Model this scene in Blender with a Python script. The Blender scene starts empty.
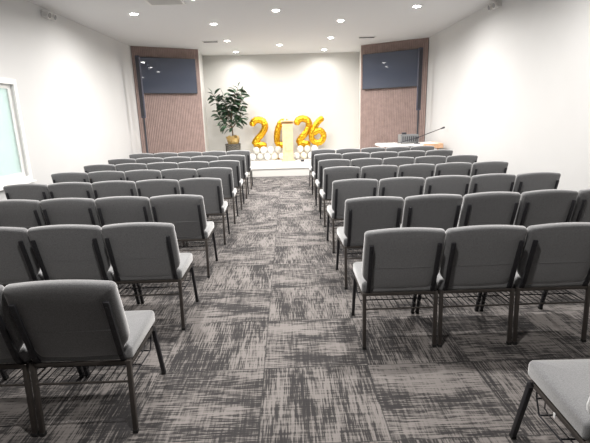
import bpy, bmesh, math, random
from mathutils import Vector, Matrix
from math import radians, sin, cos, pi

random.seed(7)
SC = bpy.context.scene
COL = SC.collection

# ------------------------------------------------------------------ camera
def make_camera():
    p, y, r = radians(13.826), radians(0.694), radians(1.619)
    f = Vector((sin(y)*cos(p), cos(y)*cos(p), -sin(p)))
    rt = f.cross(Vector((0, 0, 1))).normalized()
    up = rt.cross(f)
    R = rt*cos(r) - up*sin(r)
    U = rt*sin(r) + up*cos(r)
    cam = bpy.data.cameras.new('camera')
    cam.sensor_width = 36
    cam.lens = 433/590*36
    cam.clip_start = 0.05
    o = bpy.data.objects.new('camera', cam)
    m = Matrix((R, U, -f)).transposed().to_4x4()
    m.translation = Vector((0, 0, 1.552))
    o.matrix_world = m
    COL.objects.link(o)
    SC.camera = o
make_camera()

# ------------------------------------------------------------------ world, exposure
w = bpy.data.worlds.new('world'); SC.world = w; w.use_nodes = True
w.node_tree.nodes['Background'].inputs[0].default_value = (0.80, 0.95, 0.92, 1)
w.node_tree.nodes['Background'].inputs[1].default_value = 1.25
SC.view_settings.view_transform = 'Standard'
SC.view_settings.look = 'None'
SC.view_settings.exposure = 0.0
SC.view_settings.gamma = 1.0
SC.view_settings.use_curve_mapping = False
LAMP_POWER = 64.0
LAMP_COLOR = (1.0, 0.965, 0.93)
LAMP_SPREAD = radians(168)

ZC = 3.35          # ceiling height
XL, XR = -3.88, 3.65
YB = -5.0          # wall behind the camera
PL0, PL1 = (-3.88, 11.72), (-2.352, 12.595)      # angled wall, left
PR0, PR1 = (2.1, 12.65), (3.65, 11.625)          # angled wall, right
BL, BR = (-2.48, 13.9), (2.27, 13.93)            # back wall

# ------------------------------------------------------------------ materials
def mat(name, color, rough=0.6, metal=0.0, bump=None, var=None, **kw):
    m = bpy.data.materials.new(name); m.use_nodes = True
    nt = m.node_tree; b = nt.nodes['Principled BSDF']
    b.inputs['Base Color'].default_value = (*color, 1)
    b.inputs['Roughness'].default_value = rough
    b.inputs['Metallic'].default_value = metal
    for k, v in kw.items():
        b.inputs[k.replace('_', ' ')].default_value = v
    tc = nt.nodes.new('ShaderNodeTexCoord')
    if var:       # (scale, amount) brightness variation of the stuff itself
        n = nt.nodes.new('ShaderNodeTexNoise'); n.inputs['Scale'].default_value = var[0]
        n.inputs['Detail'].default_value = 3
        nt.links.new(tc.outputs['Object'], n.inputs['Vector'])
        r = nt.nodes.new('ShaderNodeValToRGB')
        a = var[1]
        r.color_ramp.elements[0].position = 0.35; r.color_ramp.elements[1].position = 0.65
        r.color_ramp.elements[0].color = (*[c*(1-a) for c in color], 1)
        r.color_ramp.elements[1].color = (*[min(1, c*(1+a)) for c in color], 1)
        nt.links.new(n.outputs['Fac'], r.inputs['Fac'])
        nt.links.new(r.outputs['Color'], b.inputs['Base Color'])
    if bump:      # (scale, strength, distance)
        n = nt.nodes.new('ShaderNodeTexNoise'); n.inputs['Scale'].default_value = bump[0]
        n.inputs['Detail'].default_value = 2
        nt.links.new(tc.outputs['Object'], n.inputs['Vector'])
        bp = nt.nodes.new('ShaderNodeBump'); bp.inputs['Strength'].default_value = bump[1]
        bp.inputs['Distance'].default_value = bump[2]
        nt.links.new(n.outputs['Fac'], bp.inputs['Height'])
        nt.links.new(bp.outputs['Normal'], b.inputs['Normal'])
    return m

def emis(name, color, strength):
    m = mat(name, color, 0.5)
    b = m.node_tree.nodes['Principled BSDF']
    b.inputs['Emission Color'].default_value = (*color, 1)
    b.inputs['Emission Strength'].default_value = strength
    return m

def fabric_material():
    m = bpy.data.materials.new('grey_fabric'); m.use_nodes = True
    nt = m.node_tree; L = nt.links; b = nt.nodes['Principled BSDF']
    b.inputs['Roughness'].default_value = 0.9
    b.inputs['Sheen Weight'].default_value = 1.0
    b.inputs['Sheen Roughness'].default_value = 0.5
    tc = nt.nodes.new('ShaderNodeTexCoord')
    n = nt.nodes.new('ShaderNodeTexNoise'); n.inputs['Scale'].default_value = 260; n.inputs['Detail'].default_value = 3
    L.new(tc.outputs['Object'], n.inputs['Vector'])
    r = nt.nodes.new('ShaderNodeValToRGB')
    r.color_ramp.elements[0].position = 0.36; r.color_ramp.elements[0].color = (0.082, 0.084, 0.090, 1)
    r.color_ramp.elements[1].position = 0.62; r.color_ramp.elements[1].color = (0.160, 0.162, 0.166, 1)
    L.new(n.outputs['Fac'], r.inputs['Fac'])
    L.new(r.outputs['Color'], b.inputs['Base Color'])
    bp = nt.nodes.new('ShaderNodeBump'); bp.inputs['Strength'].default_value = 0.3; bp.inputs['Distance'].default_value = 0.002
    L.new(n.outputs['Fac'], bp.inputs['Height']); L.new(bp.outputs['Normal'], b.inputs['Normal'])
    return m

def carpet_material():
    m = bpy.data.materials.new('carpet_tiles'); m.use_nodes = True
    nt = m.node_tree; L = nt.links; N = nt.nodes; b = N['Principled BSDF']
    b.inputs['Roughness'].default_value = 0.95
    b.inputs['Specular IOR Level'].default_value = 0.2
    T = 0.655
    def math_(op, a, c=None, d=None):
        n = N.new('ShaderNodeMath'); n.operation = op
        for i, v in enumerate((a, c, d)):
            if v is None: continue
            if isinstance(v, (int, float)): n.inputs[i].default_value = v
            else: L.new(v, n.inputs[i])
        return n.outputs[0]
    geo = N.new('ShaderNodeNewGeometry')
    sep = N.new('ShaderNodeSeparateXYZ'); L.new(geo.outputs['Position'], sep.inputs[0])
    u = math_('DIVIDE', math_('ADD', sep.outputs[0], 0.191+T*20), T)
    v = math_('DIVIDE', math_('ADD', sep.outputs[1], -2.439+T*20), T)
    iu, iv = math_('FLOOR', u), math_('FLOOR', v)
    fu, fv = math_('FRACT', u), math_('FRACT', v)
    cmb = N.new('ShaderNodeCombineXYZ'); L.new(iu, cmb.inputs[0]); L.new(iv, cmb.inputs[1])
    wn = N.new('ShaderNodeTexWhiteNoise'); wn.noise_dimensions = '3D'; L.new(cmb.outputs[0], wn.inputs['Vector'])
    rnd = wn.outputs['Value']
    par = math_('MODULO', math_('ADD', iu, iv), 2.0)         # quarter-turned neighbours
    sw = math_('GREATER_THAN', math_('ADD', par, math_('MULTIPLY', rnd, 0.35)), 0.62)
    def mixf(f, a, c):
        n = N.new('ShaderNodeMix'); n.data_type = 'FLOAT'
        L.new(f, n.inputs[0]); 
        for i, q in ((2, a), (3, c)):
            if isinstance(q, (int, float)): n.inputs[i].default_value = q
            else: L.new(q, n.inputs[i])
        return n.outputs[0]
    a = mixf(sw, fu, fv)      # along the streaks
    c = mixf(sw, fv, fu)      # across them
    def noise(sa, sc, off, detail=2.0, rough=0.5):
        cb = N.new('ShaderNodeCombineXYZ')
        L.new(math_('MULTIPLY', a, sa), cb.inputs[0]); L.new(math_('MULTIPLY', c, sc), cb.inputs[1])
        L.new(math_('ADD', math_('MULTIPLY', rnd, 37.0), off), cb.inputs[2])
        n = N.new('ShaderNodeTexNoise'); n.inputs['Scale'].default_value = 1.0
        n.inputs['Detail'].default_value = detail; n.inputs['Roughness'].default_value = rough
        L.new(cb.outputs[0], n.inputs['Vector']); return n.outputs['Fac']
    fine = noise(4.5, 75, 0.0, 2.0, 0.6)
    cross = noise(48, 4.0, 5.0, 2.0, 0.6)
    blot = noise(3.0, 9.0, 9.0, 2.0, 0.5)
    band = noise(1.6, 4.2, 13.0, 0.0)
    s = math_('ADD', math_('MULTIPLY', fine, 1.35), math_('MULTIPLY', cross, 0.70))
    s = math_('ADD', s, math_('MULTIPLY', blot, 0.50))
    s = math_('ADD', s, math_('MULTIPLY', band, 0.58))
    s = math_('ADD', s, math_('MULTIPLY', rnd, 0.0))
    s = math_('DIVIDE', s, 3.13)
    r = N.new('ShaderNodeValToRGB')
    e = r.color_ramp.elements
    e[0].position = 0.435; e[0].color = (0.036, 0.034, 0.035, 1)
    e[1].position = 0.560; e[1].color = (0.200, 0.184, 0.176, 1)
    e2 = e.new(0.485); e2.color = (0.058, 0.054, 0.053, 1)
    e3 = e.new(0.503); e3.color = (0.128, 0.118, 0.113, 1)
    L.new(s, r.inputs['Fac'])
    # the seam between tiles
    ed = math_('MINIMUM', math_('MINIMUM', fu, math_('SUBTRACT', 1.0, fu)), math_('MINIMUM', fv, math_('SUBTRACT', 1.0, fv)))
    seam = math_('LESS_THAN', ed, 0.006)
    mx = N.new('ShaderNodeMix'); mx.data_type = 'RGBA'
    L.new(math_('MULTIPLY', seam, 0.55), mx.inputs[0]); L.new(r.outputs['Color'], mx.inputs[6]); mx.inputs[7].default_value = (0.03, 0.03, 0.03, 1)
    L.new(mx.outputs[2], b.inputs['Base Color'])
    pile = N.new('ShaderNodeTexNoise'); pile.inputs['Scale'].default_value = 260
    L.new(geo.outputs['Position'], pile.inputs['Vector'])
    bp = N.new('ShaderNodeBump'); bp.inputs['Strength'].default_value = 0.35; bp.inputs['Distance'].default_value = 0.004
    L.new(math_('ADD', pile.outputs['Fac'], math_('MULTIPLY', fine, 0.8)), bp.inputs['Height']); L.new(bp.outputs['Normal'], b.inputs['Normal'])
    return m

def basket_material():
    m = mat('woven_basket', (0.10, 0.085, 0.07), 0.8)
    nt = m.node_tree; b = nt.nodes['Principled BSDF']
    tc = nt.nodes.new('ShaderNodeTexCoord')
    ch = nt.nodes.new('ShaderNodeTexChecker'); ch.inputs['Scale'].default_value = 28
    ch.inputs['Color1'].default_value = (0.03, 0.028, 0.025, 1); ch.inputs['Color2'].default_value = (0.13, 0.12, 0.10, 1)
    nt.links.new(tc.outputs['Object'], ch.inputs['Vector']); nt.links.new(ch.outputs['Color'], b.inputs['Base Color'])
    return m

M = dict(
    wall=mat('white_wall_paint', (0.58, 0.58, 0.575), 0.6, bump=(90, 0.06, 0.002), var=(1.3, 0.012)),
    backwall=mat('warm_white_wall_paint', (0.60, 0.592, 0.565), 0.6, bump=(90, 0.06, 0.002)),
    darkwall=mat('low_bounce_wall', (0.12, 0.12, 0.125), 0.7),  # unseen rear wall, dark tone chosen to cut bounce light on chair backs
    ceiling=mat('ceiling_paint', (0.70, 0.70, 0.70), 0.8, bump=(60, 0.06, 0.002)),
    trim=mat('white_trim', (0.82, 0.82, 0.81), 0.35),
    carpet=carpet_material(),
    stage=mat('stage_surface', (0.72, 0.71, 0.68), 0.45, bump=(30, 0.05, 0.002)),
    fabric=fabric_material(),
    frame=mat('bronze_metal', (0.075, 0.066, 0.060), 0.42, 0.45, bump=(200, 0.05, 0.001)),
    brace=mat('black_metal', (0.022, 0.022, 0.026), 0.45, 0.2),
    rubber=mat('black_rubber', (0.012, 0.012, 0.012), 0.7),
    slat=mat('brown_slat_wood', (0.295, 0.212, 0.19), 0.55, bump=(40, 0.1, 0.002), var=(8, 0.10)),
    slatback=mat('slat_backing', (0.17, 0.115, 0.10), 0.8),
    screen=mat('dark_screen', (0.060, 0.069, 0.095), 0.025, 0.0),  # bluish base colour lifted to stand in for the room's reflection
    bezel=mat('screen_bezel', (0.02, 0.02, 0.024), 0.4),
    black=mat('black_plastic', (0.025, 0.025, 0.032), 0.5),
    navy=mat('speaker_cloth', (0.05, 0.052, 0.075), 0.75, bump=(300, 0.3, 0.001)),
    gold=mat('gold_foil', (0.76, 0.42, 0.025), 0.27, 0.9, bump=(14, 0.9, 0.02)),
    pearl=mat('pearl_white_latex', (0.86, 0.85, 0.81), 0.25),
    cream=mat('cream_latex', (0.84, 0.76, 0.58), 0.25),
    clear=mat('smoky_clear_latex', (0.80, 0.80, 0.74), 0.15, Transmission_Weight=0.35),
    maple=mat('pale_maple', (0.74, 0.52, 0.30), 0.3, var=(9, 0.12)),
    orangewood=mat('orange_wood_edge', (0.72, 0.44, 0.27), 0.5, var=(12, 0.12)),
    cloth=mat('white_cloth', (0.82, 0.81, 0.79), 0.8, bump=(20, 0.2, 0.004)),
    leaf=mat('dark_green_leaf', (0.050, 0.095, 0.055), 0.38, var=(7, 0.45)),
    stem=mat('brown_stem', (0.16, 0.11, 0.07), 0.8),
    soil=mat('potting_soil', (0.04, 0.03, 0.02), 0.9),
    basket=basket_material(),
    foil=mat('crumpled_gold_wrap', (0.80, 0.62, 0.28), 0.3, 0.5, bump=(18, 1.0, 0.03)),
    grille=mat('vent_grille', (0.20, 0.20, 0.20), 0.6),
    dark=mat('dark_slot', (0.03, 0.03, 0.03), 0.8),
    plastic=mat('off_white_plastic', (0.74, 0.73, 0.71), 0.45),
    greybox=mat('grey_metal_case', (0.22, 0.225, 0.23), 0.45, 0.3),
    label=mat('white_tag', (0.85, 0.85, 0.85), 0.6),
    lens=emis('lamp_lens', (1.0, 0.98, 0.95), 30.0),
    ground=mat('outside_ground', (0.35, 0.42, 0.34), 0.9),
)

def glass_material():
    m = bpy.data.materials.new('teal_frosted_glass'); m.use_nodes = True
    b = m.node_tree.nodes['Principled BSDF']
    b.inputs['Base Color'].default_value = (0.84, 0.94, 0.91, 1)
    b.inputs['Roughness'].default_value = 0.45
    b.inputs['Transmission Weight'].default_value = 0.8
    b.inputs['IOR'].default_value = 1.3
    return m
M['glass'] = glass_material()

# ------------------------------------------------------------------ mesh helpers
def obj(name, bm, m, parent=None, smooth=False, sharp=None):
    bmesh.ops.recalc_face_normals(bm, faces=bm.faces)
    me = bpy.data.meshes.new(name); bm.to_mesh(me); bm.free()
    ms = m if isinstance(m, (list, tuple)) else [m]
    for x in ms: me.materials.append(x)
    if smooth:
        for p in me.polygons: p.use_smooth = True
        if sharp: me.set_sharp_from_angle(angle=radians(sharp))
    o = bpy.data.objects.new(name, me); COL.objects.link(o)
    if parent: o.parent = parent
    return o

def tag(o, label, cat=None, group=None, kind=None):
    if label: o['label'] = label
    if cat: o['category'] = cat
    if group: o['group'] = group
    if kind: o['kind'] = kind
    return o

def thing(name, label, cat, loc=(0, 0, 0), rz=0, group=None):
    o = bpy.data.objects.new(name, None); COL.objects.link(o)
    o.empty_display_size = 0.1
    o.location = loc; o.rotation_euler = (0, 0, rz)
    return tag(o, label, cat, group)

def struct(name, bm, m, parent=None, label=None, **k):
    o = obj(name, bm, m, parent, **k); 
    if parent is None: o['kind'] = 'structure'
    if label: o['label'] = label
    return o

def box(bm, a, b, bev=0, mi=0):
    (x0, y0, z0), (x1, y1, z1) = a, b
    r = bmesh.ops.create_cube(bm, size=1)
    vs = r['verts']
    for v in vs:
        v.co = Vector(((x0+x1)/2+v.co.x*(x1-x0), (y0+y1)/2+v.co.y*(y1-y0), (z0+z1)/2+v.co.z*(z1-z0)))
    fs = set(f for v in vs for f in v.link_faces)
    for f in fs: f.material_index = mi
    if bev:
        es = list(set(e for v in vs for e in v.link_edges))
        bmesh.ops.bevel(bm, geom=es, offset=bev, segments=2, affect='EDGES', profile=0.5)
    return bm

def bar(bm, p, q, w, d, side=(1, 0, 0), bev=0.0):
    """rectangular bar from p to q; w along side, d across"""
    p, q = Vector(p), Vector(q); ax = (q-p); ln = ax.length; ax.normalize()
    s = Vector(side); s = (s-ax*s.dot(ax)).normalized(); t = ax.cross(s)
    r = bmesh.ops.create_cube(bm, size=1)
    for v in r['verts']:
        v.co = p + ax*(v.co.z+0.5)*ln + s*v.co.x*w + t*v.co.y*d
    if bev:
        es = list(set(e for v in r['verts'] for e in v.link_edges))
        bmesh.ops.bevel(bm, geom=es, offset=bev, segments=2, affect='EDGES', profile=0.5)
    return bm

def tube(bm, pts, rad, n=8, cap=True, flat=(1, 1), up=(0, 1, 0)):
    pts = [Vector(p) for p in pts]
    rads = rad if isinstance(rad, (list, tuple)) else [rad]*len(pts)
    rings = []
    nrm = None
    for i, p in enumerate(pts):
        t = (pts[min(i+1, len(pts)-1)]-pts[max(i-1, 0)]).normalized()
        if nrm is None:
            u = Vector(up)
            if abs(u.dot(t)) > 0.95: u = Vector((1, 0, 0))
            nrm = (u-t*u.dot(t)).normalized()
        else:
            nrm = (nrm-t*nrm.dot(t)).normalized()
        bn = t.cross(nrm)
        rings.append([bm.verts.new(p+nrm*cos(2*pi*k/n)*rads[i]*flat[0]+bn*sin(2*pi*k/n)*rads[i]*flat[1]) for k in range(n)])
    for a, b in zip(rings, rings[1:]):
        for k in range(n): bm.faces.new((a[k], a[(k+1) % n], b[(k+1) % n], b[k]))
    if cap: bm.faces.new(rings[0]); bm.faces.new(rings[-1][::-1])
    return bm

def lathe(bm, prof, n=24, c=(0, 0, 0)):
    rings = []
    for r, z in prof:
        rings.append([bm.verts.new((c[0]+r*cos(2*pi*k/n), c[1]+r*sin(2*pi*k/n), c[2]+z)) for k in range(n)])
    for a, b in zip(rings, rings[1:]):
        for k in range(n): bm.faces.new((a[k], a[(k+1) % n], b[(k+1) % n], b[k]))
    bm.faces.new(rings[0]); bm.faces.new(rings[-1])
    return bm

def prism(bm, poly, z0, z1):
    a = [bm.verts.new((x, y, z0)) for x, y in poly]; b = [bm.verts.new((x, y, z1)) for x, y in poly]
    n = len(poly)
    bm.faces.new(a); bm.faces.new(b)
    for i in range(n): bm.faces.new((a[i], a[(i+1) % n], b[(i+1) % n], b[i]))
    return bm

def inset(poly, d):
    n = len(poly); out = []
    for i in range(n):
        a, b, c = Vector(poly[i-1]), Vector(poly[i]), Vector(poly[(i+1) % n])
        e1 = (b-a).normalized(); e2 = (c-b).normalized()
        n1 = Vector((-e1.y, e1.x)); n2 = Vector((-e2.y, e2.x)); m_ = (n1+n2)
        m_ = m_.normalized() if m_.length > 1e-6 else n1
        out.append(tuple(b+m_*(d/max(0.5, m_.dot(n1)))))
    return out

def cushion(poly, th, r, crown, place):
    """poly CCW outline (a,b); stacked rings through the thickness; place(a,b,t)->Vector"""
    bm = bmesh.new()
    st = [(0, r*0.95)]
    for k in range(1, 5):
        a = pi/2*k/4; st.append((r*(1-cos(a)), r*(1-sin(a))))
    for k in range(4, 0, -1):
        a = pi/2*k/4; st.append((th-r*(1-cos(a)), r*(1-sin(a))))
    st += [(th, r*0.95)]
    loops = [(t, inset(poly, d)) for t, d in st]
    inner = loops[0][1]; cx = (min(p[0] for p in inner)+max(p[0] for p in inner))/2; cy = (min(p[1] for p in inner)+max(p[1] for p in inner))/2
    def sc(f): return [(cx+(x-cx)*f, cy+(y-cy)*f) for x, y in inner]
    dome = [(0.97, 0.2), (0.85, 0.6), (0.6, 0.9), (0.3, 1.0)]
    loops = [(-crown*c_, sc(f)) for f, c_ in dome[::-1]] + loops + [(th+crown*c_, sc(f)) for f, c_ in dome]
    rings = [[bm.verts.new(place(x, y, t)) for x, y in lp] for t, lp in loops]
    n = len(poly)
    for a, b in zip(rings, rings[1:]):
        for k in range(n): bm.faces.new((a[k], a[(k+1) % n], b[(k+1) % n], b[k]))
    bm.faces.new(rings[0]); bm.faces.new(rings[-1])
    return bm

def children(o): return [c for c in o.children]
def copy_tree(o, parent=None):
    c = o.copy(); COL.objects.link(c); c.parent = parent
    for ch in children(o): copy_tree(ch, c)
    return c

# ------------------------------------------------------------------ the room
T = 0.12
bm = bmesh.new(); box(bm, (XL-0.3, YB-0.3, -0.15), (XR+0.3, 14.2, 0)); struct('floor', bm, M['carpet'])
bm = bmesh.new(); box(bm, (XL-0.3, YB-0.3, ZC), (XR+0.3, 14.2, ZC+0.15)); struct('ceiling', bm, M['ceiling'])

# left wall with a window opening
WY0, WY1, WZ0, WZ1 = 5.35, 6.50, 0.78, 2.08
bm = bmesh.new()
box(bm, (XL-T, YB, 0), (XL, WY0, ZC)); box(bm, (XL-T, WY1, 0), (XL, PL0[1]+0.1, ZC))
box(bm, (XL-T, WY0, 0), (XL, WY1, WZ0)); box(bm, (XL-T, WY0, WZ1), (XL, WY1, ZC))
struct('wall_left', bm, M['wall'])
bm = bmesh.new(); box(bm, (XR, YB, 0), (XR+T, PR1[1]+0.1, ZC)); struct('wall_right', bm, M['wall'])
bm = bmesh.new(); box(bm, (XL-T, YB-T, 0), (XR+T, YB, ZC)); struct('wall_behind', bm, M['darkwall'])

def wall_between(name, a, b, m, out=1):
    a, b = Vector(a), Vector(b); d = (b-a).normalized(); n = Vector((-d.y, d.x))*T*out
    bm = bmesh.new(); prism(bm, [tuple(a), tuple(b), tuple(b+n), tuple(a+n)], 0, ZC)
    return struct(name, bm, m)
wall_between('wall_angled_left', PL0, PL1, M['wall'])
wall_between('wall_angled_right', PR0, PR1, M['wall'])
wall_between('wall_alcove_left', PL1, BL, M['backwall'])
wall_between('wall_alcove_right', BR, PR0, M['backwall'])
wall_between('wall_front', BL, BR, M['backwall'])

# low platform in the alcove
bm = bmesh.new()
prism(bm, [(-2.35, 11.32), (2.095, 11.32), (2.095, 12.6), (BR[0]-0.01, BR[1]-0.01), (BL[0]+0.01, BL[1]-0.01), (-2.35, 12.58)], 0, 0.20)
struct('stage_riser', bm, M['stage'])
bm = bmesh.new()
prism(bm, [(-2.35, 11.29), (2.095, 11.29), (2.095, 12.6), (BR[0]-0.01, BR[1]-0.01), (BL[0]+0.01, BL[1]-0.01), (-2.35, 12.58)], 0.20, 0.222)
struct('stage_deck', bm, M['stage'])

# window: casing, sash, glass, sill
win = bpy.data.objects.new('window_1', None); COL.objects.link(win)
win.location = (XL, (WY0+WY1)/2, WZ0); tag(win, 'white framed window with teal frosted glass in the left wall', None, None, 'structure')
def wobj(name, bm, m):
    bmesh.ops.translate(bm, verts=bm.verts, vec=-win.location); return obj(name, bm, m, win)
bm = bmesh.new(); c = 0.075
box(bm, (XL, WY0-c, WZ0-c), (XL+0.025, WY0, WZ1+c), 0.004); box(bm, (XL, WY1, WZ0-c), (XL+0.025, WY1+c, WZ1+c), 0.004)
box(bm, (XL, WY0, WZ1), (XL+0.025, WY1, WZ1+c), 0.004); box(bm, (XL, WY0, WZ0-c), (XL+0.025, WY1, WZ0), 0.004)
wobj('window_casing', bm, M['trim'])
bm = bmesh.new(); s = 0.06; x0, x1 = XL-0.07, XL-0.03
box(bm, (x0, WY0, WZ0), (x1, WY0+s, WZ1)); box(bm, (x0, WY1-s, WZ0), (x1, WY1, WZ1))
box(bm, (x0, WY0+s, WZ1-s), (x1, WY1-s, WZ1)); box(bm, (x0, WY0+s, WZ0), (x1, WY1-s, WZ0+s))
wobj('window_sash', bm, M['trim'])
bm = bmesh.new(); box(bm, (XL-0.055, WY0+s, WZ0+s), (XL-0.047, WY1-s, WZ1-s)); wobj('window_pane', bm, M['glass'])
bm = bmesh.new(); box(bm, (XL-0.03, WY0-c-0.03, WZ0-c-0.025), (XL+0.06, WY1+c+0.03, WZ0-c), 0.005); wobj('window_sill', bm, M['trim'])

# ------------------------------------------------------------------ ceiling lamps
LIGHTS = [(-1.39, 13.2, 'above the front platform, left one'), (1.13, 13.2, 'above the front platform, right one'),
          (-0.13, 12.14, 'centred just in front of the alcove'),
          (-1.39, 11.3, 'beside the left linear air vent'), (1.13, 11.25, 'beside the right linear air vent'),
          (-1.39, 9.3, 'left of the aisle, second from the square air vent'), (1.13, 9.3, 'right of the aisle, between the centre and right wall lamps'),
          (-0.13, 8.29, 'over the aisle, nearest in view along the centre line'),
          (-2.62, 8.3, 'nearest the left wall in view'), (2.35, 8.25, 'nearest the right wall in view'),
          (-1.39, 7.35, 'beside the square air vent, cut by the top edge')]
DIM = {(-1.39, 13.2): 0.36, (1.13, 13.2): 0.36, (-0.13, 12.14): 0.8, (-2.62, 8.3): 0.75, (2.35, 8.25): 0.75, (-2.62, 5.1): 0.75, (2.35, 5.1): 0.75}      # the two lamps over the platform are dimmed
HIDDEN = [(1.13, 7.35), (-0.13, 5.1), (-2.62, 5.1), (2.35, 5.1), (-1.39, 3.2), (1.13, 3.2), (-0.13, 1.2)]
def make_light():
    root = thing('recessed_ceiling_light', 'x', 'ceiling light', (0, 0, ZC), 0, 'round recessed lamps in the ceiling')
    bm = bmesh.new()
    prof = [(0.062, -0.001), (0.062, -0.006), (0.088, -0.007), (0.095, -0.003), (0.095, 0.0)]
    n = 32; rings = [[bm.verts.new((r*cos(2*pi*k/n), r*sin(2*pi*k/n), z)) for k in range(n)] for r, z in prof]
    for a, b in zip(rings, rings[1:]):
        for k in range(n): bm.faces.new((a[k], a[(k+1) % n], b[(k+1) % n], b[k]))
    obj('trim_ring', bm, M['trim'], root, smooth=True)
    bm = bmesh.new(); lathe(bm, [(0.062, -0.001), (0.060, -0.010), (0.045, -0.016), (0.02, -0.019)], 32)
    obj('lens', bm, M['lens'], root)
    ld = bpy.data.lights.new('lamp', 'AREA'); ld.shape = 'DISK'; ld.size = 0.12
    ld.energy = LAMP_POWER; ld.color = LAMP_COLOR; ld.spread = LAMP_SPREAD
    lo = bpy.data.objects.new('lamp', ld); COL.objects.link(lo); lo.parent = root; lo.location = (0, 0, -0.021)
    return root
L0 = make_light(); first = True
for x, y, where in LIGHTS:
    o = L0 if first else copy_tree(L0); first = False
    o.location = (x, y, ZC); o['label'] = 'round recessed ceiling lamp ' + where
    for ch in o.children:
        if ch.type == 'LIGHT':
            ch.data = ch.data.copy(); ch.data.energy = LAMP_POWER*DIM.get((x, y), 1.0)
for i, (x, y) in enumerate(HIDDEN):
    o = copy_tree(L0); o.location = (x, y, ZC)
    for ch in o.children:
        if ch.type == 'LIGHT': ch.data = ch.data.copy(); ch.data.energy = LAMP_POWER*DIM.get((x, y), 1.0)
    where = {(1.13, 7.35): 'right of the aisle above the sixth row', (-0.13, 5.1): 'over the middle of the aisle by the fourth row', (-2.62, 5.1): 'by the window above the fourth row',
             (2.35, 5.1): 'near the right wall above the fourth row', (-1.39, 3.2): 'left of the aisle above the second row', (1.13, 3.2): 'right of the aisle above the second row',
             (-0.13, 1.2): 'over the aisle beside the nearest row'}[(x, y)]
    o['label'] = 'round recessed ceiling lamp ' + where

# ceiling vents
def linear_vent(x0, x1, y, label):
    t = thing('linear_air_vent', label, 'air vent', ((x0+x1)/2, y, ZC), 0, 'narrow slot vents in the ceiling')
    h = (x1-x0)/2
    bm = bmesh.new(); box(bm, (-h, -0.07, -0.012), (h, 0.07, -0.006)); obj('vent_slot', bm, M['grille'], t)
    bm = bmesh.new()
    box(bm, (-h-0.02, -0.09, -0.016), (h+0.02, -0.07, 0)); box(bm, (-h-0.02, 0.07, -0.016), (h+0.02, 0.09, 0))
    box(bm, (-h-0.02, -0.07, -0.016), (-h, 0.07, 0)); box(bm, (h, -0.07, -0.016), (h+0.02, 0.07, 0))
    obj('vent_frame', bm, M['plastic'], t)
    bm = bmesh.new()
    for k in (-1, 0, 1): box(bm, (-h, k*0.035-0.006, -0.018), (h, k*0.035+0.006, -0.010))
    obj('vent_blades', bm, M['dark'], t)
linear_vent(-1.97, -1.63, 11.35, 'narrow dark ceiling vent near the top of the left slatted panel')
linear_vent(1.83, 2.20, 11.3, 'narrow dark ceiling vent near the top of the right slatted panel')
t = thing('ceiling_air_vent', 'grey louvred ceiling vent at the top edge, between two lamps', 'air vent', (-1.86, 7.40, ZC))
bm = bmesh.new(); box(bm, (-0.26, -0.26, -0.008), (0.26, 0.26, -0.004)); obj('vent_backing', bm, M['grille'], t)
bm = bmesh.new()
for a, b in (((-0.29, -0.29), (0.29, -0.25)), ((-0.29, 0.25), (0.29, 0.29)), ((-0.29, -0.25), (-0.25, 0.25)), ((0.25, -0.25), (0.29, 0.25))):
    box(bm, (*a, -0.018), (*b, 0))
obj('vent_frame', bm, M['plastic'], t)
bm = bmesh.new()
for k in range(9): box(bm, (-0.25, -0.22+k*0.055-0.012, -0.02), (0.25, -0.22+k*0.055+0.012, -0.012))
obj('vent_blades', bm, M['plastic'], t)

# ------------------------------------------------------------------ slatted panels and screens
def along(a, b):
    a, b = Vector(a), Vector(b); d = (b-a); return math.atan2(d.y, d.x), d.length
def slat_panel(a, b, u0, u1, label, side):
    ang, ln = along(a, b)
    t = thing('slatted_wall_panel', label, 'wall panel', (a[0], a[1], 0), ang)
    bm = bmesh.new(); box(bm, (u0, -0.012, 0.0), (u1, -0.001, ZC-0.002)); obj('backing_board', bm, M['slatback'], t)
    bm = bmesh.new(); n = 38; w_ = (u1-u0)/n
    for k in range(n):
        box(bm, (u0+k*w_+w_*0.13, -0.032, 0.0), (u0+(k+1)*w_-w_*0.13, -0.012, ZC-0.002))
    obj('slats', bm, M['slat'], t)
    return t
slat_panel(PL0, PL1, 0.005, 1.755, 'brown vertical slatted wood panel behind the left screen', -1)
slat_panel(PR0, PR1, 0.005, 1.853, 'brown vertical slatted wood panel behind the right screen', 1)

def screen(a, b, u0, u1, z0, z1, label):
    ang, ln = along(a, b)
    a = Vector(a); d = Vector((cos(ang), sin(ang))); cc = a+d*(u0+u1)/2
    t = thing('wall_mounted_television', label, 'television', (cc.x, cc.y, (z0+z1)/2), ang, 'televisions on the slatted panels')
    w_, h = (u1-u0)/2, (z1-z0)/2
    bm = bmesh.new(); box(bm, (-w_, -0.115, -h), (w_, -0.075, h), 0.006); obj('television_body', bm, M['bezel'], t)
    bm = bmesh.new(); box(bm, (-w_+0.015, -0.1175, -h+0.02), (w_-0.015, -0.114, h-0.015)); obj('screen', bm, M['screen'], t)
    bm = bmesh.new(); box(bm, (-0.22, -0.076, -0.2), (0.22, -0.033, 0.2)); obj('wall_mount', bm, M['black'], t)
screen(PL0, PL1, 0.14, 1.62, 2.19, 3.09, 'large dark television on the left slatted panel')
screen(PR0, PR1, 0.10, 1.66, 2.18, 3.10, 'large dark television on the right slatted panel')

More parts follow.
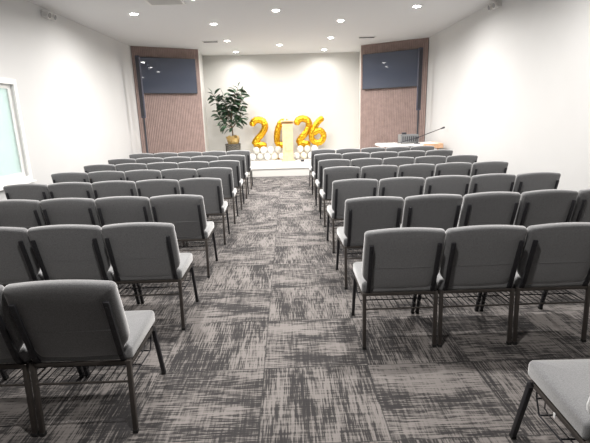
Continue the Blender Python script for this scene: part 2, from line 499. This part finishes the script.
# column loudspeakers
def column_speaker(x, y, side, ztop):
    t = thing('column_loudspeaker', 'slim dark column loudspeaker on a pole in front of the %s slatted panel' % side, 'loudspeaker', (x, y, 0), 0, 'column loudspeakers flanking the platform')
    bm = bmesh.new(); box(bm, (-0.17, -0.2, 0.02), (0.17, 0.2, 0.70), 0.012); obj('subwoofer', bm, M['black'], t)
    bm = bmesh.new(); box(bm, (-0.15, -0.208, 0.06), (0.15, -0.199, 0.66)); obj('grille', bm, M['navy'], t)
    for sx in (-1, 1):
        for sy in (-1, 1):
            bm = bmesh.new(); lathe(bm, [(0.02, 0), (0.018, 0.02)], 12, (sx*0.13, sy*0.16, 0)); obj('foot', bm, M['rubber'], t)
    bm = bmesh.new(); lathe(bm, [(0.045, 0.70), (0.045, 0.712), (0.03, 0.73), (0.024, 0.74), (0.024, 1.60)], 16); obj('pole', bm, M['black'], t, smooth=True, sharp=40)
    bm = bmesh.new(); box(bm, (-0.048, -0.05, 1.58), (0.048, 0.05, ztop), 0.012); obj('column', bm, M['navy'], t)
    bm = bmesh.new()
    box(bm, (-0.038, -0.054, 1.62), (0.038, -0.049, ztop-0.05)); obj('column_grille', bm, M['black'], t)
column_speaker(-3.52, 11.05, 'left', 3.03)
column_speaker(3.32, 11.2, 'right', 3.06)

# twin head emergency lights near the ceiling
def emergency(x, y, z, rz, label):
    t = thing('emergency_light', label, 'emergency light', (x, y, z), rz, 'small fittings high on the side walls')
    bm = bmesh.new(); box(bm, (-0.12, -0.05, -0.045), (0.12, 0, 0.045), 0.008); obj('housing', bm, M['plastic'], t)
    for s in (-1, 1):
        bm = bmesh.new(); tube(bm, [(s*0.075, -0.04, 0.0), (s*0.08, -0.075, -0.012), (s*0.085, -0.12, -0.025)], [0.03, 0.05, 0.052], 16)
        h = obj('lamp_head', bm, M['plastic'], t, smooth=True, sharp=40)
        bm = bmesh.new(); tube(bm, [(s*0.085, -0.119, -0.025), (s*0.0855, -0.124, -0.0265)], [0.043, 0.04], 16); obj('lamp_glass', bm, M['greybox'], h)
emergency(XL, 7.72, 3.24, radians(90), 'small off-white twin-head fitting high on the left wall')
emergency(XR, 7.95, 3.27, radians(-90), 'small off-white twin-head fitting high on the right wall')

# ------------------------------------------------------------------ chairs
def make_chair():
    root = thing('stacking_chair', 'x', 'chair')
    F, B = M['frame'], M['brace']
    OY = -0.28                      # root sits under the seat centre; y below is measured from the backrest's top rear edge
    def P(x, y, z): return Vector((x, y+OY, z))
    HW = 0.245
    # seat cushion
    po = []
    def arc(cx, cy, r, a0, a1, n=5):
        for k in range(n+1):
            a = radians(a0+(a1-a0)*k/n); po.append((cx+r*cos(a), cy+r*sin(a)))
    HW = 0.2525
    arc(HW-0.02, 0.12, 0.02, -90, 0); arc(HW-0.03, 0.485, 0.03, 0, 90); arc(-HW+0.03, 0.485, 0.03, 90, 180); arc(-HW+0.02, 0.12, 0.02, 180, 270)
    bm = cushion(po, 0.078, 0.022, 0.007, lambda a, b, t: P(a, b, 0.388+t+(b-0.1)*0.02))
    obj('seat', bm, M['fabric'], root, smooth=True, sharp=75)
    # backrest cushion, outline in (x, height along the back)
    H0, H1 = 0.415, 0.862
    po = []
    def tilt(z): return -0.025+0.125*(H1-z)/(H1-H0)
    W = 0.2535
    po += [(W-0.052, H0+0.012), (W-0.040, H0+0.035), (W-0.032, 0.475), (W-0.010, 0.505), (W-0.002, 0.53), (W, 0.60), (W, 0.70), (W-0.002, 0.79)]
    for k in range(6):
        a = radians(90*k/5); po.append((W-0.030+0.029*cos(a), 0.812+0.028*sin(a)))
    for k in range(1, 10):
        x = (W-0.030)*(1-2*k/10); po.append((x, 0.840+0.016*(1-(x/(W-0.03))**2)))
    left = []
    for k in range(6):
        a = radians(90+90*k/5); left.append((-W+0.030+0.029*cos(a), 0.812+0.028*sin(a)))
    po += left
    po += [(-W+0.002, 0.79), (-W, 0.70), (-W, 0.60), (-W+0.002, 0.53), (-W+0.010, 0.505), (-W+0.032, 0.475), (-W+0.040, H0+0.035), (-W+0.052, H0+0.012), (-W+0.07, H0), (0, H0), (W-0.07, H0)]
    bm = cushion(po, 0.058, 0.022, 0.006, lambda a, b, t: P(a, tilt(b)+t*0.98+0.03*(a/W)**2*0.25, b+t*0.2-0.006))
    br = obj('backrest', bm, M['fabric'], root, smooth=True, sharp=75)
    # welt across the rear of the backrest
    bm = bmesh.new()
    z = 0.585
    tube(bm, [P(x, tilt(z)-0.0072*(1-(x/0.25)**4)+0.0075*(x/0.2535)**2, z) for x in [-0.225+0.05*q for q in range(10)]], 0.0022, 6)
    obj('rear_seam', bm, M['fabric'], br)
    # slotted braces up the rear of the backrest
    for s in (-1, 1):
        bm = bmesh.new()
        x = s*0.212
        pts = [(0.105, 0.385), (tilt(0.44)-0.016, 0.44), (tilt(0.755)-0.014, 0.755)]
        for (ya, za), (yb, zb) in zip(pts, pts[1:]): bar(bm, P(x, ya, za), P(x, yb, zb), 0.027, 0.016, bev=0.003)
        for k in range(6):
            zz = 0.50+k*0.045; p = P(x, tilt(zz)-0.0245, zz); tube(bm, [p-Vector((0, 0.0015, 0)), p+Vector((0, 0.003, 0))], 0.0055, 8, up=(1, 0, 0))
        obj('back_brace', bm, B, root, smooth=True, sharp=35)
    # legs
    X = 0.2365
    for s in (-1, 1):
        bm = bmesh.new(); bar(bm, P(s*X, 0.07, 0.012), P(s*X, 0.092, 0.40), 0.023, 0.023, bev=0.003)
        l = obj('rear_leg', bm, F, root, smooth=True, sharp=35)
        bm = bmesh.new(); bar(bm, P(s*X, 0.07, 0), P(s*X, 0.07, 0.02), 0.026, 0.026, bev=0.003); obj('glide', bm, M['rubber'], l)
        bm = bmesh.new()
        bar(bm, P(s*X, 0.585, 0.012), P(s*X, 0.487, 0.365), 0.022, 0.025, bev=0.003)
        bar(bm, P(s*X, 0.492, 0.355), P(s*X, 0.445, 0.388), 0.022, 0.025, bev=0.003)
        l = obj('front_leg', bm, B, root, smooth=True, sharp=35)
        bm = bmesh.new(); bar(bm, P(s*X, 0.586, 0), P(s*X, 0.583, 0.02), 0.025, 0.028, bev=0.003); obj('glide', bm, M['rubber'], l)
    bm = bmesh.new()
    for s in (-1, 1): bar(bm, P(s*X, 0.085, 0.374), P(s*X, 0.47, 0.380), 0.022, 0.022, bev=0.002)
    bar(bm, P(-X, 0.092, 0.388), P(X, 0.092, 0.388), 0.016, 0.020, side=(0, 1, 0), bev=0.002)
    bar(bm, P(-X, 0.46, 0.376), P(X, 0.46, 0.376), 0.020, 0.020, side=(0, 1, 0), bev=0.002)
    obj('seat_frame', bm, F, root, smooth=True, sharp=35)
    bm = bmesh.new()
    tube(bm, [P(-X, 0.085, 0.285), P(X, 0.085, 0.285)], 0.006, 8)
    obj('rear_crossbar', bm, F, root, smooth=True, sharp=50)
    # wire book rack under the seat
    bm = bmesh.new()
    for k in range(11):
        x = -0.20+k*0.04; tube(bm, [P(x, 0.085, 0.287), P(x, 0.40, 0.275), P(x, 0.425, 0.285), P(x, 0.43, 0.33)], 0.0028, 5)
    for y, z in ((0.25, 0.277), (0.40, 0.270), (0.432, 0.33)): tube(bm, [P(-X, y, z), P(X, y, z)], 0.004, 6)
    for s in (-1, 1): tube(bm, [P(s*X, 0.09, 0.285), P(s*X, 0.25, 0.277), P(s*X, 0.40, 0.270), P(s*X, 0.432, 0.33), P(s*X, 0.44, 0.375)], 0.004, 6)
    obj('book_rack', bm, B, root)
    return root

ORD = ['nearest', 'second', 'third', 'fourth', 'fifth', 'sixth', 'seventh', 'farthest']
PITCH = 0.51
rowsL = [(1.839, 2), (2.924, 3), (4.01, 4), (5.136, 5), (6.198, 5), (7.206, 5), (8.198, 5), (9.312, 5)]
rowsR = [(None, 1), (2.56, 3), (3.614, 5), (4.677, 5), (5.862, 5), (6.855, 5), (7.932, 5), (8.967, 5)]
chair0 = make_chair(); used = [False]
def place(x, y, label, group, rz=0):
    o = copy_tree(chair0) if used[0] else chair0
    used[0] = True
    o.location = (x, y+0.28, 0); o.rotation_euler = (0, 0, rz); o['label'] = label; o['group'] = group
    return o
def position(k, n, full, wall):
    if k == 0: return 'aisle end'
    if k == 4 and full: return wall+' end'
    return ['', 'second from aisle', 'third from aisle', 'fourth from aisle', 'fifth from aisle'][k]
chairs = {}
for r, (y, n) in enumerate(rowsL):
    for k in range(n):
        x = -0.808-PITCH*(k+0.5)+(0.008 if r == 0 else 0)
        chairs['L', r, k] = place(x, y-(0.014*k if r >= 3 else 0), 'grey fabric chair left of the aisle, %s row, %s' % (ORD[r], position(k, n, r >= 3, 'left wall')), 'grey chairs in rows left of the aisle', radians(1.4) if r >= 3 else 0)
for r, (y, n) in enumerate(rowsR):
    if r == 0: continue
    for k in range(n):
        x = 0.458+(PITCH if r < 2 else 0.521)*(k+0.5)
        chairs['R', r, k] = place(x, y+(0.026*k if r >= 2 else 0), 'grey fabric chair right of the aisle, %s row, %s' % (ORD[r] if r != 7 else 'farthest', position(k, n, r >= 3, 'right wall')), 'grey chairs in rows right of the aisle', radians(2.6) if r >= 2 else 0)
corner = place(1.278, 1.182, 'grey fabric chair cut by the bottom right corner, only seat and front leg showing', 'grey chairs in rows right of the aisle', radians(-1.5))

# small white tag hanging under the corner chair's seat rail
bm = bmesh.new(); box(bm, (-0.005, -0.030, -0.022), (-0.0035, -0.018, 0.0))
tg = obj('care_tag', bm, M['label'], corner); tg.location = (-0.250, 0.02, 0.378); tg['label'] = 'white tag'

# ------------------------------------------------------------------ foil number balloons
SZ = 0.222
def spline(pts, n=8):
    out = []
    P = [Vector(p) for p in pts]
    for i in range(len(P)-1):
        p0, p1, p2, p3 = P[max(i-1, 0)], P[i], P[i+1], P[min(i+2, len(P)-1)]
        for k in range(n):
            t = k/n
            out.append(0.5*((2*p1)+(-p0+p2)*t+(2*p0-5*p1+4*p2-p3)*t*t+(-p0+3*p1-3*p2+p3)*t**3))
    out.append(P[-1]); return out
def foil(name, label, x, y, z, w_, h, strokes, rad, tiltz=0, lean=0):
    t = thing(name, label, 'balloon', (x, y, z), tiltz, 'gold foil number balloons')
    t.rotation_euler = (0, lean, tiltz)
    bm = bmesh.new()
    for st, closed in strokes:
        pts = spline([((a-0.5)*w_, 0, b*h) for a, b in st], 7)
        n = len(pts); rr = []
        for i in range(n):
            e = min(i, n-1-i)
            f = 1 if closed else min(1.0, 0.28+0.72*math.sqrt(max(0, 1-(1-min(e, 5)/5)**2)))
            rr.append(rad*f*(1+0.05*sin(i*1.9)))
        tube(bm, pts, rr, 14, flat=(0.72, 1))
    body = obj('foil_body', bm, M['gold'], t, smooth=True)
    md = body.modifiers.new('sub', 'SUBSURF'); md.levels = 1; md.render_levels = 1
    bm = bmesh.new(); tube(bm, [(0, 0, 0.02), (0.0, 0, -0.05), (0.01, 0, -0.09)], [0.018, 0.01, 0.016], 8); obj('inflation_tail', bm, M['gold'], t)
    bm = bmesh.new(); tube(bm, [(0.01, 0, -0.08), (0.01, 0, -(z-SZ)+0.01)], 0.004, 6); lathe(bm, [(0.05, -(z-SZ)+0.001), (0.05, -(z-SZ)+0.02), (0.02, -(z-SZ)+0.03)], 16, (0.01, 0, 0)); obj('ribbon_weight', bm, M['gold'], t)
    return t
TWO = [([(0.10, 0.74), (0.20, 0.90), (0.48, 0.96), (0.78, 0.88), (0.84, 0.68), (0.66, 0.48), (0.34, 0.27), (0.14, 0.09)], False), ([(0.12, 0.08), (0.45, 0.10), (0.92, 0.06)], False)]
SIX = [([(0.90, 0.93), (0.62, 0.82), (0.36, 0.62), (0.18, 0.40), (0.16, 0.22), (0.34, 0.08), (0.60, 0.05), (0.84, 0.16), (0.88, 0.34), (0.70, 0.48), (0.44, 0.46), (0.25, 0.34)], False)]
ZERO = [([(0.5, 0.95), (0.22, 0.85), (0.12, 0.5), (0.22, 0.15), (0.5, 0.05), (0.78, 0.15), (0.88, 0.5), (0.78, 0.85), (0.5, 0.95)], True)]
YN = 13.62
foil('number_two_balloon', 'large gold foil 2 balloon standing alone left of the lectern', -0.86, YN, 0.60, 0.53, 0.87, TWO, 0.105)
foil('number_zero_balloon', 'gold foil 0 balloon mostly hidden behind the lectern', -0.22, YN, 0.62, 0.44, 0.80, ZERO, 0.10, 0, radians(12))
foil('number_two_balloon', 'gold foil 2 balloon right of the lectern, overlapped by the 6', 0.50, YN, 0.60, 0.52, 0.87, TWO, 0.105)
foil('number_six_balloon', 'gold foil 6 balloon, rightmost of the gold numbers', 0.92, YN-0.12, 0.66, 0.50, 0.85, SIX, 0.095)

# the small balloons at the feet of the numbers
def small_balloon(name, x, y, z, r, m, label, group):
    bm = bmesh.new(); prof = []
    for k in range(0, 13):
        a = pi*k/12; rr = r*sin(a); zz = -r*cos(a)*1.08
        prof.append((max(rr, 0.004), zz))
    prof = [(0.008, -r*1.08-0.02), (0.004, -r*1.08-0.005)] + prof[1:]
    lathe(bm, prof, 16); o = obj(name, bm, m, None, smooth=True)
    o.location = (x, y, z); o.rotation_euler = (random.uniform(-0.6, 0.6), random.uniform(-0.6, 0.6), 0)
    tag(o, label, 'balloon', group)
NTH = ['leftmost', 'second from the left', 'third from the left', 'fourth from the left', 'fifth from the left']
cols = {'w': ('pearl', 'white'), 'c': ('clear', 'pale translucent'), 'y': ('cream', 'cream')}
for x0, rows, side in ((-1.07, ('wcwyw', 'cwwc'), 'left'), (0.27, ('wywc', 'wcw'), 'right')):
    for lay, cs in enumerate(rows):
        for k, ch in enumerate(cs):
            m, cn = cols[ch]
            small_balloon('round_balloon', x0+0.222*(k+0.5*lay), 13.37, SZ+0.116+lay*0.196, 0.102, M[m],
                          '%s balloon in the %s row %s of the lectern, %s' % (cn, ('bottom', 'top')[lay], side, NTH[k]), 'small round balloons at the feet of the gold numbers')

# ------------------------------------------------------------------ lectern
t = thing('lectern', 'pale golden wooden lectern standing in front of the gold 0', 'lectern', (0.01, 12.98, SZ))
bm = bmesh.new(); box(bm, (-0.20, -0.17, 0), (0.20, 0.17, 0.035), 0.006); obj('base', bm, M['maple'], t)
bm = bmesh.new()
prism(bm, [(-0.15, -0.12), (0.15, -0.12), (0.15, 0.12), (0.12, 0.12), (0.12, -0.10), (-0.12, -0.10), (-0.12, 0.12), (-0.15, 0.12)], 0.035, 1.09); obj('body', bm, M['maple'], t)
bm = bmesh.new(); box(bm, (-0.119, -0.10, 0.70), (0.119, 0.115, 0.72)); obj('shelf', bm, M['maple'], t)
bm = bmesh.new()
bar(bm, (0, -0.17, 1.17), (0, 0.17, 1.09), 0.36, 0.022, bev=0.004); obj('sloped_top', bm, M['maple'], t)
bm = bmesh.new(); bar(bm, (-0.17, 0.16, 1.115), (0.17, 0.16, 1.115), 0.015, 0.03, side=(0, 1, 0)); obj('book_ledge', bm, M['maple'], t)
bm = bmesh.new(); bar(bm, (0, -0.128, 0.30), (0, -0.128, 0.98), 0.2, 0.012, bev=0.003); obj('front_panel', bm, M['orangewood'], t)

t = thing('power_plug', 'tiny black box lying on the platform right of the lectern', 'box', (0.42, 12.72, SZ))
bm = bmesh.new(); box(bm, (-0.05, -0.04, 0), (0.05, 0.04, 0.055), 0.006); obj('box_body', bm, M['black'], t)
bm = bmesh.new(); tube(bm, [(0.03, 0, 0.012), (0.10, 0.03, 0.006), (0.2, 0.12, 0.006), (0.25, 0.3, 0.006)], 0.006, 6); obj('cable', bm, M['black'], t)

# ------------------------------------------------------------------ potted tree
def potted_tree(x, y, z):
    t = thing('potted_tree', 'tall leafy green potted tree in a woven basket left of the gold balloons', 'plant', (x, y, z))
    bm = bmesh.new()
    lathe(bm, [(0.19, 0), (0.20, 0.03), (0.215, 0.25), (0.225, 0.50), (0.235, 0.52), (0.235, 0.545), (0.21, 0.545), (0.205, 0.50), (0.12, 0.49)], 28)
    obj('woven_basket', bm, M['basket'], t, smooth=True, sharp=50)
    bm = bmesh.new(); lathe(bm, [(0.20, 0.47), (0.20, 0.505), (0.1, 0.515)], 20); obj('soil', bm, M['soil'], t)
    rnd = random.Random(3)
    bm = bmesh.new()                      # crumpled gold wrap round the stem
    for k in range(26):
        a = 2*pi*k/26+rnd.uniform(-.1, .1); r0 = rnd.uniform(0.06, 0.17); h = rnd.uniform(0.16, 0.32); ww = rnd.uniform(0.05, 0.09)
        c0 = Vector((r0*cos(a), r0*sin(a), 0.50)); td = Vector((-sin(a), cos(a), 0)); od = Vector((cos(a), sin(a), 0))
        vs = []
        for q, (s0, hh, oo) in enumerate([(-.5, 0, 0), (.5, 0, 0), (.9, .55, .03), (.5, 1, .08), (-.4, .95, .07), (-.9, .5, .03)]):
            vs.append(bm.verts.new(c0+td*s0*ww+Vector((0, 0, hh*h))+od*(oo+rnd.uniform(0, .015))))
        f = bm.faces.new(vs)
    bmesh.ops.solidify(bm, geom=bm.faces[:], thickness=0.004)
    obj('gold_wrap', bm, M['foil'], t)
    stems = bmesh.new(); leaves = bmesh.new()
    def leaf(p, d, L, W):
        d = d.normalized(); up = Vector((0, 0, 1)); s = d.cross(up)
        s = s.normalized() if s.length > .1 else Vector((1, 0, 0)); 
        s = (s+Vector((0, 0, rnd.uniform(-.6, .6)))).normalized(); n = s.cross(d)
        prof = [(0, .02), (.12, .30), (.35, .85), (.6, 1), (.82, .72), (.95, .3), (1, .02)]
        mid = []; lf = []; rt = []
        for u, w_ in prof:
            c_ = p+d*(L*(u+0.12))-n*(L*0.22*u*u)
            mid.append(leaves.verts.new(c_)); lf.append(leaves.verts.new(c_+s*W*w_*.5+n*W*.14*w_)); rt.append(leaves.verts.new(c_-s*W*w_*.5+n*W*.14*w_))
        for i in range(len(prof)-1):
            leaves.faces.new((mid[i], mid[i+1], lf[i+1], lf[i])); leaves.faces.new((rt[i], rt[i+1], mid[i+1], mid[i]))
        tube(stems, [p, p+d*L*0.13], 0.003, 5)
    def branch(pts, r0, r1, n, l0=0.25):
        pp = spline(pts, 8); k = len(pp)
        tube(stems, pp, [r0+(r1-r0)*i/(k-1) for i in range(k)], 8)
        for i in range(n):
            f = l0+(1-l0)*(i+0.5)/n; idx = min(k-2, int(f*(k-1)))
            p = pp[idx]; ax = (pp[idx+1]-pp[idx]).normalized()
            a = i*2.4+rnd.uniform(-.4, .4)
            u = ax.orthogonal().normalized(); v = ax.cross(u)
            d = u*cos(a)+v*sin(a)+ax*rnd.uniform(0.1, 0.6)+Vector((0, 0, rnd.uniform(-.25, .25)))
            leaf(p, d, rnd.uniform(0.18, 0.27), rnd.uniform(0.10, 0.145))
        leaf(pp[-1], pp[-1]-pp[-3], 0.22, 0.11)
    trunk = [(0, 0, 0.50), (0.01, 0, 0.9), (-0.01, 0.01, 1.25)]
    branch(trunk, 0.022, 0.016, 6, 0.75)
    branch([(-0.01, 0.01, 1.0), (-0.15, 0.05, 1.4), (-0.36, 0.0, 1.72), (-0.50, 0.02, 1.98)], 0.013, 0.005, 26)
    branch([(-0.01, 0.01, 1.2), (0.05, -0.03, 1.6), (0.16, -0.05, 1.85), (0.24, 0, 2.13)], 0.015, 0.005, 40)
    branch([(0.0, 0.01, 1.15), (0.16, 0.05, 1.4), (0.28, 0.03, 1.68), (0.33, 0.0, 1.95)], 0.012, 0.005, 32)
    branch([(0.0, 0.01, 1.0), (-0.16, -0.08, 1.15), (-0.30, -0.12, 1.30), (-0.34, -0.1, 1.5)], 0.011, 0.005, 30)
    branch([(0.0, 0.01, 1.0), (0.14, -0.1, 1.15), (0.26, -0.12, 1.25), (0.30, -0.1, 1.42)], 0.011, 0.005, 30)
    branch([(-0.01, 0.01, 1.2), (-0.08, -0.08, 1.5), (-0.15, -0.1, 1.75), (-0.18, -0.1, 1.9)], 0.012, 0.005, 36)
    branch([(-0.01, 0.01, 1.15), (0.02, 0.1, 1.4), (-0.02, 0.12, 1.65), (0.05, 0.12, 1.85)], 0.012, 0.005, 36)
    branch([(0.0, 0.0, 0.95), (-0.10, -0.12, 1.05), (-0.2, -0.18, 1.08)], 0.009, 0.004, 9)
    branch([(0.0, 0.0, 0.98), (0.10, -0.12, 1.08), (0.18, -0.16, 1.15)], 0.009, 0.004, 9)
    obj('stem', stems, M['stem'], t, smooth=True)
    obj('foliage', leaves, M['leaf'], t, smooth=True)
potted_tree(-1.63, 13.15, SZ)

# ------------------------------------------------------------------ sound table on the right
TX0, TX1, TY0, TY1, TZ = 2.12, 3.50, 9.90, 10.62, 0.83
t = thing('folding_table', 'white-topped table with an orange wood edge near the right wall, behind the last row', 'table', ((TX0+TX1)/2, (TY0+TY1)/2, 0))
hx, hy = (TX1-TX0)/2, (TY1-TY0)/2
bm = bmesh.new(); box(bm, (-hx, -hy, TZ-0.045), (hx, hy, TZ-0.008), 0.004); obj('tabletop', bm, M['cloth'], t)
bm = bmesh.new(); box(bm, (-hx+0.025, -hy+0.025, TZ-0.008), (hx-0.025, hy-0.025, TZ)); obj('white_surface', bm, M['cloth'], t)
bm = bmesh.new()
box(bm, (hx-0.001, -hy, TZ-0.10), (hx+0.03, hy, TZ+0.004), 0.003)
box(bm, (hx-0.42, -hy-0.022, TZ-0.10), (hx+0.03, -hy-0.001, TZ+0.004), 0.003); obj('edge_board', bm, M['orangewood'], t)
for sx in (-1, 1):
    for sy in (-1, 1):
        bm = bmesh.new(); bar(bm, (sx*(hx-0.06), sy*(hy-0.06), 0), (sx*(hx-0.06), sy*(hy-0.06), TZ-0.045), 0.035, 0.035); obj('leg', bm, M['orangewood'], t)
# white cloth spread over the left part of the table
bm = bmesh.new()
nx, ny = 14, 10; cx0, cx1 = TX0+0.01, 2.60; cy0, cy1 = TY0+0.01, TY1-0.05
g = [[bm.verts.new((cx0+(cx1-cx0)*i/nx, cy0+(cy1-cy0)*j/ny, TZ+0.006+0.0035*(1+sin(i*1.7+j)*sin(j*1.3)))) for j in range(ny+1)] for i in range(nx+1)]
for i in range(nx):
    for j in range(ny): bm.faces.new((g[i][j], g[i+1][j], g[i+1][j+1], g[i][j+1]))
bmesh.ops.solidify(bm, geom=bm.faces[:], thickness=0.003)
o = obj('tablecloth', bm, M['cloth'], None, smooth=True); tag(o, 'white cloth lying on the left part of the orange-edged table', 'tablecloth')

t = thing('audio_mixer_case', 'grey equipment case with a round knob on top, on the white-topped table', 'equipment case', (2.84, 10.30, TZ+0.008))
bm = bmesh.new(); box(bm, (-0.21, -0.14, 0.012), (0.21, 0.14, 0.20), 0.012); obj('case', bm, M['greybox'], t)
bm = bmesh.new()
for k in range(7): box(bm, (-0.17+k*0.05, -0.146, 0.04), (-0.15+k*0.05, -0.139, 0.16))
obj('front_controls', bm, M['black'], t)
bm = bmesh.new(); lathe(bm, [(0.055, 0.20), (0.055, 0.235), (0.045, 0.245)], 20, (-0.10, 0, 0)); obj('top_knob', bm, M['black'], t)
for s in (-1, 1):
    for q in (-1, 1):
        bm = bmesh.new(); lathe(bm, [(0.014, 0), (0.014, 0.014)], 10, (s*0.18, q*0.11, 0)); obj('foot', bm, M['rubber'], t)

t = thing('microphone_boom_stand', 'thin dark boom stand slanting up to the right over the table', 'microphone stand', (2.98, 10.05, TZ+0.0055))
bm = bmesh.new(); lathe(bm, [(0.07, 0), (0.07, 0.012), (0.02, 0.02), (0.009, 0.025), (0.009, 0.15)], 20); obj('base', bm, M['black'], t, smooth=True, sharp=40)
bm = bmesh.new(); tube(bm, [(-0.46, -0.02, 0.02), (0.0, -0.02, 0.135), (0.54, -0.02, 0.325)], 0.008, 8); obj('boom_arm', bm, M['black'], t)
bm = bmesh.new(); tube(bm, [(-0.03, -0.02, 0.128), (0.03, -0.02, 0.143)], 0.022, 12); obj('clamp', bm, M['black'], t)
bm = bmesh.new(); tube(bm, [(0.52, -0.02, 0.318), (0.56, -0.02, 0.332), (0.60, -0.02, 0.345), (0.615, -0.02, 0.35)], [0.012, 0.018, 0.022, 0.012], 12); obj('microphone', bm, M['black'], t, smooth=True)
